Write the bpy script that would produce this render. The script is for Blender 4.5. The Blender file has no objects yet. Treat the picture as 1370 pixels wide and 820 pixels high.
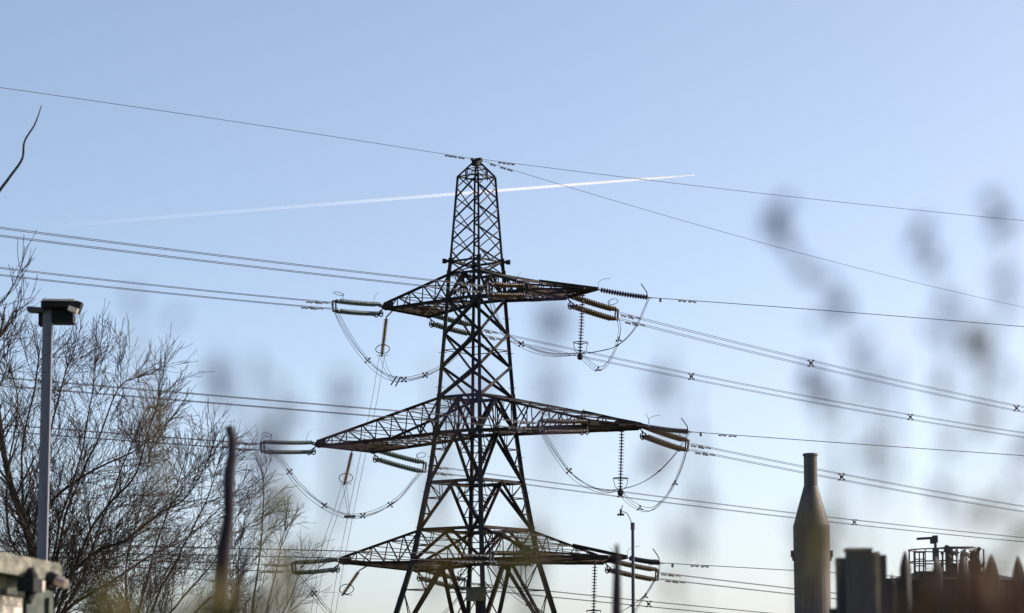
import bpy, math, random
from mathutils import Vector, Matrix, noise
V = Vector
sc = bpy.context.scene
C = sc.collection

# ------------------------------------------------------------------ camera, sky, sun, exposure
FPX, HOR, W0 = 3700.0, 940.0, 1370.0
PITCH = math.atan((HOR - 410) / FPX)
cam = bpy.data.cameras.new('camera')
camo = bpy.data.objects.new('camera', cam); C.objects.link(camo)
cam.sensor_width = 36; cam.lens = FPX / W0 * 36
cam.clip_start = 0.05; cam.clip_end = 60000
camo.location = (0, 0, 0); camo.rotation_euler = (math.pi / 2 + PITCH, 0, 0)
cam.dof.use_dof = True; cam.dof.focus_distance = 187; cam.dof.aperture_fstop = 4.6
cam.dof.aperture_blades = 0
sc.camera = camo

SUN_EL, SUN_AZ = math.radians(30), math.radians(71)      # azimuth clockwise from the view direction (+Y)
w = bpy.data.worlds.new('World'); sc.world = w; w.use_nodes = True
nt = w.node_tree; bg = nt.nodes['Background']
sky = nt.nodes.new('ShaderNodeTexSky'); sky.sky_type = 'NISHITA'; sky.sun_disc = False
sky.sun_elevation = SUN_EL; sky.sun_rotation = SUN_AZ
sky.altitude = 50; sky.air_density = 0.5; sky.dust_density = 1.8; sky.ozone_density = 3.5
wb = nt.nodes.new('ShaderNodeMix'); wb.data_type = 'RGBA'; wb.blend_type = 'MULTIPLY'; wb.inputs[0].default_value = 1   # daylight white balance
wb.inputs[7].default_value = (1.22, 1.045, 0.84, 1)
nt.links.new(sky.outputs[0], wb.inputs[6]); nt.links.new(wb.outputs[2], bg.inputs[0]); bg.inputs[1].default_value = 0.15
sl = bpy.data.lights.new('sun', 'SUN'); sl.energy = 2.8; sl.angle = math.radians(0.5); sl.color = (1, .93, .84)
so = bpy.data.objects.new('sun', sl); C.objects.link(so)
sd = V((math.sin(SUN_AZ) * math.cos(SUN_EL), math.cos(SUN_AZ) * math.cos(SUN_EL), math.sin(SUN_EL)))
so.rotation_euler = sd.to_track_quat('Z', 'Y').to_euler(); so.location = (30, 0, 60)
vs = sc.view_settings; vs.view_transform = 'Standard'; vs.look = 'None'; vs.gamma = 1; vs.use_curve_mapping = False
vs.exposure = 0.84
sc.cycles.max_bounces = 6; sc.cycles.transparent_max_bounces = 24
sc.cycles.use_denoising = True

# ------------------------------------------------------------------ helpers
cp, sp = math.cos(PITCH), math.sin(PITCH)
def ray(x, y):
    u, v = (x - 685) / FPX, (410 - y) / FPX
    return V((u, cp - v * sp, sp + v * cp))
def at(x, y, Y):
    r = ray(x, y); return r * (Y / r.y)
def on_plane(x, y, P, d):                     # the point of the vertical plane through P along d seen at a direction
    r = ray(x, y); n = V((d.y, -d.x, 0))
    return r * (P.dot(n) / r.dot(n))
def on_level(x, y, z):
    r = ray(x, y); return r * (z / r.z)
def ground_z(Y):
    t = min(max((Y - 18) / 80, 0), 1); t = t * t * (3 - 2 * t)
    return -1.7 - 5.3 * t

class MB:
    def __init__(s): s.v = []; s.f = []; s.col = []
    def box(s, c, ax, ay, az):
        n = len(s.v)
        for k in (-1, 1):
            for j in (-1, 1):
                for i in (-1, 1): s.v.append(c + ax * i + ay * j + az * k)
        s.f += [[n + q for q in f] for f in ((0, 2, 3, 1), (4, 5, 7, 6), (0, 1, 5, 4), (2, 6, 7, 3), (0, 4, 6, 2), (1, 3, 7, 5))]
        return s
    def cube(s, c, sx, sy, sz, rz=0):
        m = Matrix.Rotation(rz, 3, 'Z')
        return s.box(V(c), m @ V((sx / 2, 0, 0)), m @ V((0, sy / 2, 0)), V((0, 0, sz / 2)))
    def bar(s, p, q, w, turn=0.0, flat=False):   # a steel angle: an L section along p-q
        d = q - p
        if d.length < 1e-4: return s
        d.normalize(); up = V((0, 0, 1)) if abs(d.z) < .95 else V((1, 0, 0))
        a = d.cross(up).normalized(); b = a.cross(d)
        ct, st = math.cos(turn), math.sin(turn); a, b = a * ct + b * st, b * ct - a * st
        t = w * .16; h = w / 2
        if flat: prof = [(-h, -t), (h, -t), (h, t), (-h, t)]
        else: prof = [(-h, -h), (h, -h), (h, -h + t), (-h + t, -h + t), (-h + t, h), (-h, h)]
        n = len(s.v); m = len(prof)
        for e in (p, q):
            for x, y in prof: s.v.append(e + a * x + b * y)
        for i in range(m): s.f.append([n + i, n + (i + 1) % m, n + m + (i + 1) % m, n + m + i])
        if flat: s.f += [[n + 3, n + 2, n + 1, n], [n + 4, n + 5, n + 6, n + 7]]
        else: s.f += [[n + 3, n + 2, n + 1, n], [n + 5, n + 4, n + 3, n], [n + 6, n + 7, n + 8, n + 9], [n + 6, n + 9, n + 10, n + 11]]
        return s
    def tube(s, pts, r, k=6, caps=True):
        if not isinstance(r, (list, tuple)): r = [r] * len(pts)
        n0 = len(s.v); ref = None; N = len(pts)
        for i, p in enumerate(pts):
            d = (pts[min(i + 1, N - 1)] - pts[max(i - 1, 0)])
            if d.length < 1e-9: d = V((0, 0, 1))
            d.normalize()
            if ref is None: ref = d.cross(V((0, 0, 1)) if abs(d.z) < .9 else V((1, 0, 0))).normalized()
            a = (ref - d * ref.dot(d)).normalized(); ref = a; b = d.cross(a)
            for j in range(k):
                t = 2 * math.pi * j / k; s.v.append(p + (a * math.cos(t) + b * math.sin(t)) * r[i])
        for i in range(N - 1):
            for j in range(k):
                u = n0 + i * k; s.f.append([u + j, u + (j + 1) % k, u + k + (j + 1) % k, u + k + j])
        if caps: s.f += [[n0 + j for j in range(k)][::-1], [n0 + (N - 1) * k + j for j in range(k)]]
        return s
    def lathe(s, p, q, prof, k=10):              # prof: (fraction along p-q, radius)
        d = q - p
        return s._rings([p + d * t for t, _ in prof], [r for _, r in prof], d.normalized(), k)
    def _rings(s, cs, rs, d, k):
        a = d.cross(V((0, 0, 1)) if abs(d.z) < .9 else V((1, 0, 0))).normalized(); b = d.cross(a); n0 = len(s.v); N = len(cs)
        for c, r in zip(cs, rs):
            for j in range(k):
                t = 2 * math.pi * j / k; s.v.append(c + (a * math.cos(t) + b * math.sin(t)) * r)
        for i in range(N - 1):
            for j in range(k):
                u = n0 + i * k; s.f.append([u + j, u + (j + 1) % k, u + k + (j + 1) % k, u + k + j])
        s.f += [[n0 + j for j in range(k)][::-1], [n0 + (N - 1) * k + j for j in range(k)]]
        return s
    def ring(s, c, a, b, r, k=20, kk=5):         # closed loop c + a cos + b sin
        pts = [c + a * math.cos(2 * math.pi * i / k) + b * math.sin(2 * math.pi * i / k) for i in range(k + 1)]
        return s.tube(pts, r, kk, False)
    def quad(s, a, b, c, d):
        n = len(s.v); s.v += [a, b, c, d]; s.f.append([n, n + 1, n + 2, n + 3]); return s
    def build(s, name, m, parent=None, loc=None, smooth=False):
        o_ = V((0, 0, 0))
        if parent is not None:
            r = parent
            while r.parent: r = r.parent
            o_ = r.location.copy()
        elif loc is not None: o_ = V(loc)
        me = bpy.data.meshes.new(name); me.from_pydata([tuple(p - o_) for p in s.v], [], s.f); me.materials.append(m)
        if smooth: me.polygons.foreach_set('use_smooth', [True] * len(me.polygons))
        o = bpy.data.objects.new(name, me); C.objects.link(o)
        if parent is not None: o.parent = parent
        else: o.location = o_
        return o

def tag(o, label=None, cat=None, group=None, kind=None):
    if label: o['label'] = label
    if cat: o['category'] = cat
    if group: o['group'] = group
    if kind: o['kind'] = kind
    return o
def empty(name, loc, label, cat, group=None):
    o = bpy.data.objects.new(name, None); C.objects.link(o); o.location = V(loc); o.empty_display_size = .2
    return tag(o, label, cat, group)
def lerp(a, b, t): return a + (b - a) * t
def crom(P, n=8):
    out = []
    for i in range(len(P) - 1):
        p0, p1, p2, p3 = P[max(i - 1, 0)], P[i], P[i + 1], P[min(i + 2, len(P) - 1)]
        for k in range(n):
            t = k / n
            out.append(.5 * ((2 * p1) + (p2 - p0) * t + (2 * p0 - 5 * p1 + 4 * p2 - p3) * t * t + (3 * p1 - p0 - 3 * p2 + p3) * t ** 3))
    out.append(P[-1]); return out

# ------------------------------------------------------------------ materials
def mat(name, c1, c2=None, scale=4.0, rough=.6, metal=0.0, bump=0.0, detail=6, spec=.5, trans=0.0, stretch=(1, 1, 1), lo=.35, hi=.65, c3=None):
    m = bpy.data.materials.new(name); m.use_nodes = True; n = m.node_tree.nodes; l = m.node_tree.links
    p = n['Principled BSDF']; p.inputs['Roughness'].default_value = rough; p.inputs['Metallic'].default_value = metal
    p.inputs['Specular IOR Level'].default_value = spec
    tc = n.new('ShaderNodeTexCoord'); mp = n.new('ShaderNodeMapping'); mp.inputs['Scale'].default_value = stretch
    l.new(tc.outputs['Object'], mp.inputs[0])
    nz = n.new('ShaderNodeTexNoise'); nz.inputs['Scale'].default_value = scale; nz.inputs['Detail'].default_value = detail
    nz.inputs['Roughness'].default_value = .65
    l.new(mp.outputs[0], nz.inputs[0])
    cr = n.new('ShaderNodeValToRGB'); e = cr.color_ramp.elements
    e[0].position = lo; e[0].color = (*c1, 1); e[1].position = hi; e[1].color = (*(c2 or c1), 1)
    if c3: x = e.new((lo + hi) / 2); x.color = (*c3, 1)
    l.new(nz.outputs[0], cr.inputs[0]); l.new(cr.outputs[0], p.inputs['Base Color'])
    if bump:
        b = n.new('ShaderNodeBump'); b.inputs['Strength'].default_value = bump; b.inputs['Distance'].default_value = .02
        l.new(nz.outputs[0], b.inputs['Height']); l.new(b.outputs[0], p.inputs['Normal'])
    if trans: p.inputs['Transmission Weight'].default_value = trans; p.inputs['IOR'].default_value = 1.45
    return m
M = {
 'steel': mat('weathered_steel', (.016, .015, .018), (.045, .038, .038), 1.3, .75, 0, spec=.2),
 'steel_rust': mat('rusty_steel', (.020, .016, .016), (.062, .036, .026), 1.1, .8, 0, spec=.15),
 'galv': mat('galvanised_fittings', (.020, .019, .022), (.055, .052, .058), 3, .6, .2),
 'cable': mat('dull_aluminium_cable', (.038, .034, .046), (.06, .053, .066), 2, .7, .1),
 'glass_green': mat('green_glass_insulator', (.07, .115, .105), (.16, .225, .205), 3, .3, 0, trans=.3),
 'glass_brown': mat('brown_glazed_insulator', (.07, .040, .016), (.17, .10, .045), 2.5, .35),
 'porcelain_dark': mat('dark_porcelain', (.035, .030, .045), (.06, .05, .065), 3, .35),
 'porcelain_tan': mat('tan_porcelain', (.30, .16, .045), (.48, .28, .09), 4, .35),
 'bark': mat('grey_brown_bark', (.020, .013, .010), (.058, .038, .029), 3, .9, bump=.3),
 'twig': mat('purple_brown_twigs', (.024, .014, .010), (.066, .038, .026), 1.2, .8),
 'bark_near': mat('dark_branch_bark', (.014, .010, .010), (.035, .025, .023), 6, .85),
 'pole': mat('painted_grey_pole', (.10, .10, .125), (.17, .165, .19), 3, .45, .2, stretch=(1, 1, .2)),
 'black': mat('black_housing', (.008, .008, .010), (.016, .016, .02), 4, .6, spec=.2),
 'pale': mat('pale_plastic', (.55, .48, .40), (.68, .62, .54), 8, .5),
 'stack': mat('stack_cladding', (.062, .050, .042), (.125, .100, .084), 1.6, .6, .1, stretch=(1, 1, .25)),
 'stack_dark': mat('stack_cap_metal', (.06, .055, .055), (.11, .10, .10), 2, .5, .4),
 'moss': mat('mossy_painted_board', (.06, .055, .045), (.27, .25, .19), 7, .85, bump=.3, c3=(.14, .14, .105), stretch=(1, 1, 2)),
 'greenwall': mat('flaking_green_paint', (.022, .030, .024), (.13, .125, .095), 5, .8, bump=.2, c3=(.05, .065, .05)),
 'plate': mat('cream_vent_panel', (.50, .46, .38), (.66, .62, .54), 5, .7, stretch=(1, 1, 8)),
 'paling': mat('weathered_paling', (.020, .016, .016), (.065, .050, .042), 5, .75, stretch=(1, 1, .3)),
 'post': mat('grey_timber_post', (.035, .033, .035), (.085, .078, .074), 6, .85, stretch=(1, 1, .25)),
 'worn_top_lit_edge': mat('weathered_top_and_lit_edge', (.16, .13, .09), (.33, .27, .18), 9, .9),  # worn post top; the same pale tone paints the post's sunlit edge
 'tank': mat('tank_sheet', (.018, .015, .016), (.050, .040, .036), 1.2, .6, .2, stretch=(1, 1, .2)),
 'rail': mat('railing_steel', (.04, .038, .042), (.07, .065, .07), 2, .5, .4),
 'shine': mat('bright_lagging', (.5, .46, .42), (.68, .64, .6), 6, .25, .8),
 'seed': mat('purple_grey_seedhead', (.045, .025, .11), (.12, .075, .19), 300, .9),
 'seed_b': mat('olive_seedhead', (.16, .11, .006), (.34, .23, .02), 300, .9),
 'stem': mat('dry_brown_stem', (.05, .036, .04), (.11, .08, .075), 60, .85),
 'stalk': mat('dark_purple_stalk', (.010, .007, .011), (.028, .015, .020), 20, .9),
 'leaf': mat('olive_leaf', (.11, .095, .02), (.26, .20, .05), 40, .7),
 'leaf_dry': mat('dry_brown_leaf', (.13, .07, .035), (.27, .15, .07), 30, .8),
 'grass': mat('rough_grass', (.035, .05, .015), (.09, .10, .035), .15, .95, bump=.3),
}

# ------------------------------------------------------------------ ground
g = MB(); xs = [-20000, -3000, -600, -200, -100, -60, -30, -15, -7, 0, 7, 15, 30, 60, 100, 200, 600, 3000, 20000]
ys = [-2000, -200, -30, -8, 0, 6, 12, 18, 25, 35, 45, 55, 65, 75, 85, 98, 130, 185, 260, 400, 900, 3000, 25000]
for Y in ys:
    for X in xs:
        z = ground_z(Y) + (0.10 * noise.noise(V((X * .05, Y * .05, 0))) if abs(X) < 500 and Y > 20 else 0)
        g.v.append(V((X, Y, z)))
n = len(xs)
for j in range(len(ys) - 1):
    for i in range(n - 1): g.f.append([j * n + i, j * n + i + 1, (j + 1) * n + i + 1, (j + 1) * n + i])
tag(g.build('ground', M['grass'], smooth=True), kind='structure')

# ------------------------------------------------------------------ the pylon
PHI = math.radians(38.5); D0 = 185.0
A = V((math.cos(PHI), -math.sin(PHI), 0)); B = V((math.sin(PHI), math.cos(PHI), 0))
X0 = at(637, 520, D0).x
def zl(y): return at(637, y, D0).z
def hw(y, wpx):
    z = zl(y); t = D0 * cp + z * sp
    return wpx / FPX * t / (2 * (math.cos(PHI) + math.sin(PHI)))
LV = [(236.5, 50), (350, 69), (366.8, 73), (400.5, 77), (447, 84.5), (491, 92), (532, 99), (579, 107), (645.5, 126), (709, 151), (751, 168), (820, 211)]
HZ = [(zl(y), hw(y, w_)) for y, w_ in LV]
slope = (HZ[-1][1] - HZ[-2][1]) / (HZ[-2][0] - HZ[-1][0])
GZ = ground_z(D0)
zz = zl(905); HZ.append((zz, HZ[-1][1] + slope * (HZ[-1][0] - zz))); HZ.append((GZ, HZ[-1][1] + slope * (HZ[-1][0] - GZ)))
def half(z):
    for (z1, h1), (z2, h2) in zip(HZ, HZ[1:]):
        if z <= z1 and z >= z2: return h1 + (h2 - h1) * (z1 - z) / (z1 - z2)
    return HZ[0][1] if z > HZ[0][0] else HZ[-1][1]
CO = [(-1, -1), (1, -1), (1, 1), (-1, 1)]
O0 = V((X0, D0, 0))
def corner(k, z):
    h = half(z); a, b = CO[k % 4]; return O0 + A * (a * h) + B * (b * h) + V((0, 0, z))
apex = V((X0, D0, zl(213)))
Z = {y: zl(y) for y, _ in LV}
pyl = empty('electricity_pylon', (X0, D0, GZ), 'tall dark steel lattice pylon with three pairs of cross arms carrying many wires', 'pylon')
for k in range(4):
    m = MB(); zs = [h[0] for h in HZ]
    for z1, z2 in zip(zs, zs[1:]):
        wd = .14 if z1 > Z[350] + .1 else (.22 if z1 > Z[532] + .1 else (.27 if z1 > Z[645.5] + .1 else .32))
        m.bar(corner(k, z1), corner(k, z2), wd, turn=[math.pi * .75, math.pi * .25, -math.pi * .25, -math.pi * .75][k] + .6)
    for z in (Z[350], Z[366.8], Z[400.5], Z[532], Z[579], Z[645.5], Z[709], Z[751]):   # gusset plates
        c = corner(k, z); sgn = V((A * CO[k][0] + B * CO[k][1])).normalized()
        m.box(c, A * .17, B * .03, V((0, 0, .24))); m.box(c, A * .03, B * .17, V((0, 0, .22)))
    leg = m.build('leg', M['steel'], pyl)
    m = MB(); z = Z[400.5] - 1.3; d = (A * CO[k][0] + B * CO[k][1]).normalized()
    side = V((1, 0, 0))
    while z > GZ + 2:
        if k in (0, 2): m.tube([corner(k, z) - side * .28, corner(k, z) + side * .28], .022, 5)
        z -= 2.35
    if m.v: m.build('step_bolts', M['steel'], leg)
# peak
m = MB()
for k in range(4):
    m.bar(corner(k, HZ[0][0]), apex, .12)
    m.bar(lerp(corner(k, HZ[0][0]), apex, .45), lerp(corner(k + 1, HZ[0][0]), apex, .45), .06)
    m.bar(lerp(corner(k, HZ[0][0]), corner(k + 1, HZ[0][0]), .5), lerp(corner(k, HZ[0][0]), apex, .5), .05)
    m.bar(lerp(corner(k, HZ[0][0]), corner(k + 1, HZ[0][0]), .5), lerp(corner(k + 1, HZ[0][0]), apex, .5), .05)
    m.tube([lerp(corner(k, HZ[0][0]), apex, .42), lerp(corner(k, HZ[0][0]), apex, .42) - V((0, 0, .75))], .045, 5)
m.box(apex, A * .42, B * .10, V((0, 0, .06))); m.box(apex - V((0, 0, .25)), A * .24, B * .24, V((0, 0, .20)))
m.box(apex - V((0, 0, .05)), A * .10, B * .55, V((0, 0, .05)))
m.build('peak', M['steel'], pyl)
# body bracing, section by section
def hring(m, z, wd):
    for k in range(4): m.bar(corner(k, z), corner(k + 1, z), wd)
def plan(m, z, wd):
    mid = [lerp(corner(k, z), corner(k + 1, z), .5) for k in range(4)]
    for k in range(4): m.bar(mid[k], mid[(k + 1) % 4], wd)
def xpan(m, k, za, zb, wd):
    m.bar(corner(k, za), corner(k + 1, zb), wd, .3); m.bar(corner(k + 1, za), corner(k, zb), wd, -.3)
def lam(m, k, za, zb, wd, red=True, q=2):
    ap = lerp(corner(k, za), corner(k + 1, za), .5)
    for c0, s_ in ((k, 0), (k + 1, 1)):
        ft = corner(c0, zb); m.bar(ap, ft, wd, .5)
        if red:
            for i in range(1, q + 1):
                t = i / (q + 1); pd = lerp(ap, ft, t); zt = lerp(za, zb, t)
                pl = corner(c0, zt); m.bar(pd, pl, .07)
                t0 = (i - 1) / (q + 1); zt0 = lerp(za, zb, t0)
                m.bar(pd, corner(c0, zt0), .065)
                if i == 1: m.bar(pd, lerp(corner(c0, za), ap, .5), .055)
m = MB(); hring(m, Z[236.5], .09); plan(m, Z[236.5], .05)
np_ = 4; dz = (Z[236.5] - Z[350]) / np_
for k in range(4):
    if k % 2 == 0:
        for i in range(np_): xpan(m, k, Z[236.5] - dz * i, Z[236.5] - dz * (i + 1), .085)
    else:
        for i in range(np_ - 1): xpan(m, k, Z[236.5] - dz * (i + .5), Z[236.5] - dz * (i + 1.5), .085)
        t = Z[236.5]; mi = lerp(corner(k, t), corner(k + 1, t), .5); b_ = Z[350]; mb = lerp(corner(k, b_), corner(k + 1, b_), .5)
        for c in (k, k + 1): m.bar(mi, corner(c, t - dz * .5), .085); m.bar(mb, corner(c, b_ + dz * .5), .085)
m.build('cage_bracing', M['steel'], pyl)
m = MB(); hring(m, Z[350], .14); hring(m, Z[366.8], .17); plan(m, Z[366.8], .1)
for k in range(4): xpan(m, k, Z[350], Z[366.8], .10)
for k in (0, 2):
    d = (A * CO[k][0] + B * CO[k][1]).normalized(); m.lathe(corner(k, Z[350]), corner(k, Z[350]) + d * .55, [(0, .1), (.5, .1), (.5, .17), (1, .17)], 8)
m.build('body_bracing', M['steel'], pyl)
secs = [(366.8, 400.5, 'lam', .2, .21), (532, 579, 'lam', .22, .23), (579, 645.5, 'lam', .23, .22), (645.5, 709, 'lam', .22, .22), (709, 751, 'lam', .22, .25)]
for (ya, yb, ty, wd, hwid) in secs:
    m = MB(); hring(m, Z[yb], hwid)
    if ya == 532: hring(m, Z[532], .2); plan(m, Z[532], .13)
    plan(m, Z[yb], .11)
    for k in range(4): lam(m, k, Z[ya], Z[yb], wd, ya > 540, 2 if ya in (579, 645.5) else 1)
    if ya < 560:
        for k in range(4):
            mi = lerp(corner(k, Z[ya]), corner(k + 1, Z[ya]), .5)
            m.bar(mi, lerp(corner(k, Z[yb]), corner(k + 1, Z[yb]), .5), .09)
            for q in (.25, .75): m.bar(lerp(corner(k, Z[ya]), corner(k + 1, Z[ya]), q), lerp(corner(k, Z[yb]), corner(k + 1, Z[yb]), .5), .06)
    m.build('body_bracing', M['steel' if ya < 640 else 'steel_rust'], pyl)
m = MB()
for ya, yb in ((400.5, 447), (447, 491), (491, 532)):
    for k in range(4): xpan(m, k, Z[ya], Z[yb], .19 if k in (0, 1) else .16)
hring(m, (Z[447] + Z[491]) / 2, .06)
m.build('body_bracing', M['steel'], pyl)
m = MB(); zb = HZ[-2][0]
for k in range(4): lam(m, k, Z[751], zb, .26, True, 3); lam(m, k, zb, GZ, .26, True, 2)
hring(m, zb, .22); plan(m, Z[751], .14)
m.build('body_bracing', M['steel_rust'], pyl)
# equipment box on the two inner legs, its bracket down the leg
nb = corner(1, zl(796)); fb = corner(3, zl(796)); cbx = at(637, 796, nb.y - .35)
m = MB(); m.cube(cbx, 1.3, .5, .78); m.cube(cbx + V((0, 0, .43)), 1.42, .6, .08); m.build('equipment_box', mat('box_paint', (.07, .06, .03), (.12, .105, .055), 4, .6), pyl)
m = MB(); m.cube(cbx + V((.14, .1, -1.2)), .36, .2, 1.7); m.tube([cbx + V((.55, .3, .2)), nb + V((0, 0, .2))], .05); m.build('box_bracket', M['steel_rust'], pyl)

# cross arms
zb_of = {'top': Z[400.5], 'middle': Z[579], 'bottom': Z[751]}; zt_of = {'top': Z[366.8], 'middle': Z[532], 'bottom': Z[709]}
ENDS = {('top', -1): ((515, 412), (572, 423)), ('top', 1): ((706, 386), (758, 398)),
        ('middle', -1): ((425, 596), (497, 604)), ('middle', 1): ((790, 568), (855, 572)),
        ('bottom', -1): ((457, 752), (556, 763)), ('bottom', 1): ((716, 744), (808, 752))}
TIPS = {'top': (799, 387), 'middle': (866, 571), 'bottom': (838, 746)}
E = {}
for (lv, sgn), (p1, p2) in ENDS.items():
    zb, zt = zb_of[lv], zt_of[lv]
    e = [on_level(*p1, zb), on_level(*p2, zb)]
    ks = (0, 3) if sgn < 0 else (1, 2)           # corner at -b, corner at +b
    n = {'top': 5, 'middle': 8 if sgn < 0 else 7, 'bottom': 5}[lv]
    E[lv, sgn] = e
    m = MB(); br = MB(); th = []; bh = []
    for j in (0, 1):
        b0, t0 = corner(ks[j], zb), corner(ks[j], zt); t1 = e[j] + V((0, 0, .8 if (lv, sgn, j) == ('top', 1, 1) else .35))
        m.bar(b0, e[j], .26, .8); m.bar(t0, t1, .20, .8)
        # doubled chord plates, each step a little deeper
        for i in range(n):
            pa, pb = lerp(b0, e[j], i / n), lerp(b0, e[j], (i + .92) / n)
            m.bar(pa - V((0, 0, .10 + .02 * (i % 3))), pb - V((0, 0, .10 + .02 * (i % 3))), .19, .2, flat=True)
        th.append([lerp(t0, t1, i / n) for i in range(n + 1)]); bh.append([lerp(b0, e[j], i / n) for i in range(n + 1)])
        for i in range(1, n):
            br.bar(th[j][i], bh[j][i], .075)
            br.bar(th[j][i - 1] if i % 2 else th[j][i], bh[j][i] if i % 2 else bh[j][i - 1], .075) if False else br.bar(th[j][i], bh[j][i - 1] if lv != 'x' else bh[j][i], .08)
        br.bar(th[j][0], bh[j][1], .085)
        for i in (n - 2, n - 1):
            br.bar(th[j][i], lerp(bh[j][i], bh[j][i + 1], .5), .06)
    for i in range(n + 1):
        br.bar(bh[0][i], bh[1][i], .08 if i < n else .2)
        if 0 < i < n: br.bar(th[0][i], th[1][i], .06)
        if i < n:
            br.bar(bh[0][i], bh[1][i + 1], .07); br.bar(bh[1][i], bh[0][i + 1], .07)
            br.bar(th[i % 2][i], th[1 - i % 2][i + 1], .06)
    arm = m.build('cross_arm', M['steel' if lv == 'top' else 'steel_rust'], pyl)
    br.build('arm_bracing', M['steel'], arm)
    b = MB(); d = (e[1] - e[0]); dn = d.normalized(); un = V((0, 0, 1)); on = dn.cross(un)
    ctr = (e[0] + e[1]) / 2
    b.box(ctr + un * .10, dn * (d.length / 2 + .15), on * .16, un * .14)
    inward = (O0 + V((0, 0, zb)) - ctr).normalized()
    for q in range({'middle': 11, 'top': 6 if sgn < 0 else 2, 'bottom': 8}[lv]):
        c = ctr + inward * (.35 + q * .50); Lh = (d.length / 2) * (1 - .035 * q) - .1
        b.box(c + un * (.02 - .012 * q), dn * Lh, on * .09, un * .06)
    for pe in e: b.box(pe + inward * .4 + un * .12, dn * .03, on * .42, un * .24)
    if sgn > 0:
        tp = on_level(*TIPS[lv], zb); E[lv, 'tip'] = tp
        for pe in e + [ctr]:
            b.bar(pe + un * .3, tp + un * .02, .14); b.bar(pe, tp, .17)
        b.bar(lerp(corner(2, zt), th[1][-1], .55), tp + un * .06, .20)
        b.box(lerp(ctr, tp, .35) + un * .05, dn * d.length * .20, on * .25, un * .07)
        b.box(lerp(ctr, tp, .72) + un * .03, dn * d.length * .11, on * .4, un * .06)
    b.build('end_beam', M['steel_rust'], arm)
print('pylon top', apex.z, 'arm ends', {k: tuple(round(c, 1) for c in (v[0] if isinstance(v, list) else v)) for k, v in E.items()})

# ------------------------------------------------------------------ insulators
def disc_string(p, q, n, r, mt, parent, name='disc_string', sag=0.0, k=10, core=.055):
    m = MB(); L = (q - p).length
    pts = [lerp(p, q, t / 12) - V((0, 0, sag * 4 * (t / 12) * (1 - t / 12))) for t in range(13)]
    def P(t):
        x = t * 12; i = min(int(x), 11); return lerp(pts[i], pts[i + 1], x - i)
    for i in range(n):
        a, b = P((i + .0) / n), P((i + .98) / n)
        m.lathe(a, b, [(0, .04), (.25, core), (.36, r * .75), (.48, r), (.53, r), (.57, max(r * .4, core)), (.65, core), (1, core * .8)], k)
    m.tube([p, *pts, q], .03, 5)
    return m.build(name, mt, parent, smooth=False)
def tension(lv, which, e, px_end, dirv, mt, label, group, n=17):
    P1 = on_plane(*px_end, e, dirv); d = (P1 - e); L = d.length; d.normalize()
    side = V((d.y, -d.x, 0)).normalized(); up = side.cross(d); up = up if up.z > 0 else -up
    root = empty('tension_insulator', e, label, 'insulator', group)
    hs = .21; vo = .34
    s0 = e + d * .75 - up * .10; s1 = P1 - d * .45
    for dv in (vo, -vo):
        for ds in (hs, -hs):
            disc_string(s0 + up * dv * .95 + side * ds, s1 + up * dv + side * ds, n, .15, mt, root, sag=.035)
    y = MB()
    for a, b in ((-1, -1), (-1, 1), (1, 1), (1, -1)):
        y.tube([e + d * .1, e + d * .35 + up * .1 * a - V((0, 0, .05)), s0 + up * vo * .95 * a + side * hs * b], .045, 5)
    y.box(s0 - d * .06 + up * vo * .95, d * .05, side * (hs + .08), up * .05); y.box(s0 - d * .06 - up * vo * .95, d * .05, side * (hs + .08), up * .05)
    for b in (-1, 1):                                  # curved arcing horns at the tower end
        c = s0 + side * hs * b - up * (vo + .08)
        y.tube([c + d * .25, c - d * .05 - up * .12, c - d * .25 - up * .02, c - d * .25 + up * .25], .045, 5)
    y.build('tower_yoke', M['steel'], root)
    y = MB(); sy = side * (hs + .06)
    y.box(s1 + d * .15 + up * vo, d * .13, sy, up * .05); y.box(s1 + d * .15 - up * vo, d * .13, sy, up * .05)
    y.box(s1 + d * .20, d * .022, side * .05, up * (vo + .03)); y.box(P1 + d * .05, d * .035, side * .06, up * (vo + .02))
    y.bar(s1 + d * .2 + up * vo, P1 + d * .05 + up * vo * .6, .05); y.bar(s1 + d * .2 - up * vo, P1 + d * .05 - up * vo * .6, .05)
    y.build('line_yoke', M['galv'], root)
    r = MB(); c = s1 - d * .15 + up * (vo + .5)
    r.ring(c, d * .42, up * .16 + side * .28, .022); r.tube([c - d * .4, c - d * .42 - up * .5], .02, 4)
    r.build('arcing_ring', M['galv'], root)
    h = MB(); h.tube([s0 + d * .5 + up * vo, s0 + d * .2 + up * (vo + .6), s0 - d * 1.0 * -1.4 + up * (vo + 1.0)][:2] + [s0 + d * .9 * -0.2 + up * (vo + .85)], .015, 4)
    h.build('arcing_horn', M['galv'], root)
    return P1

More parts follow.
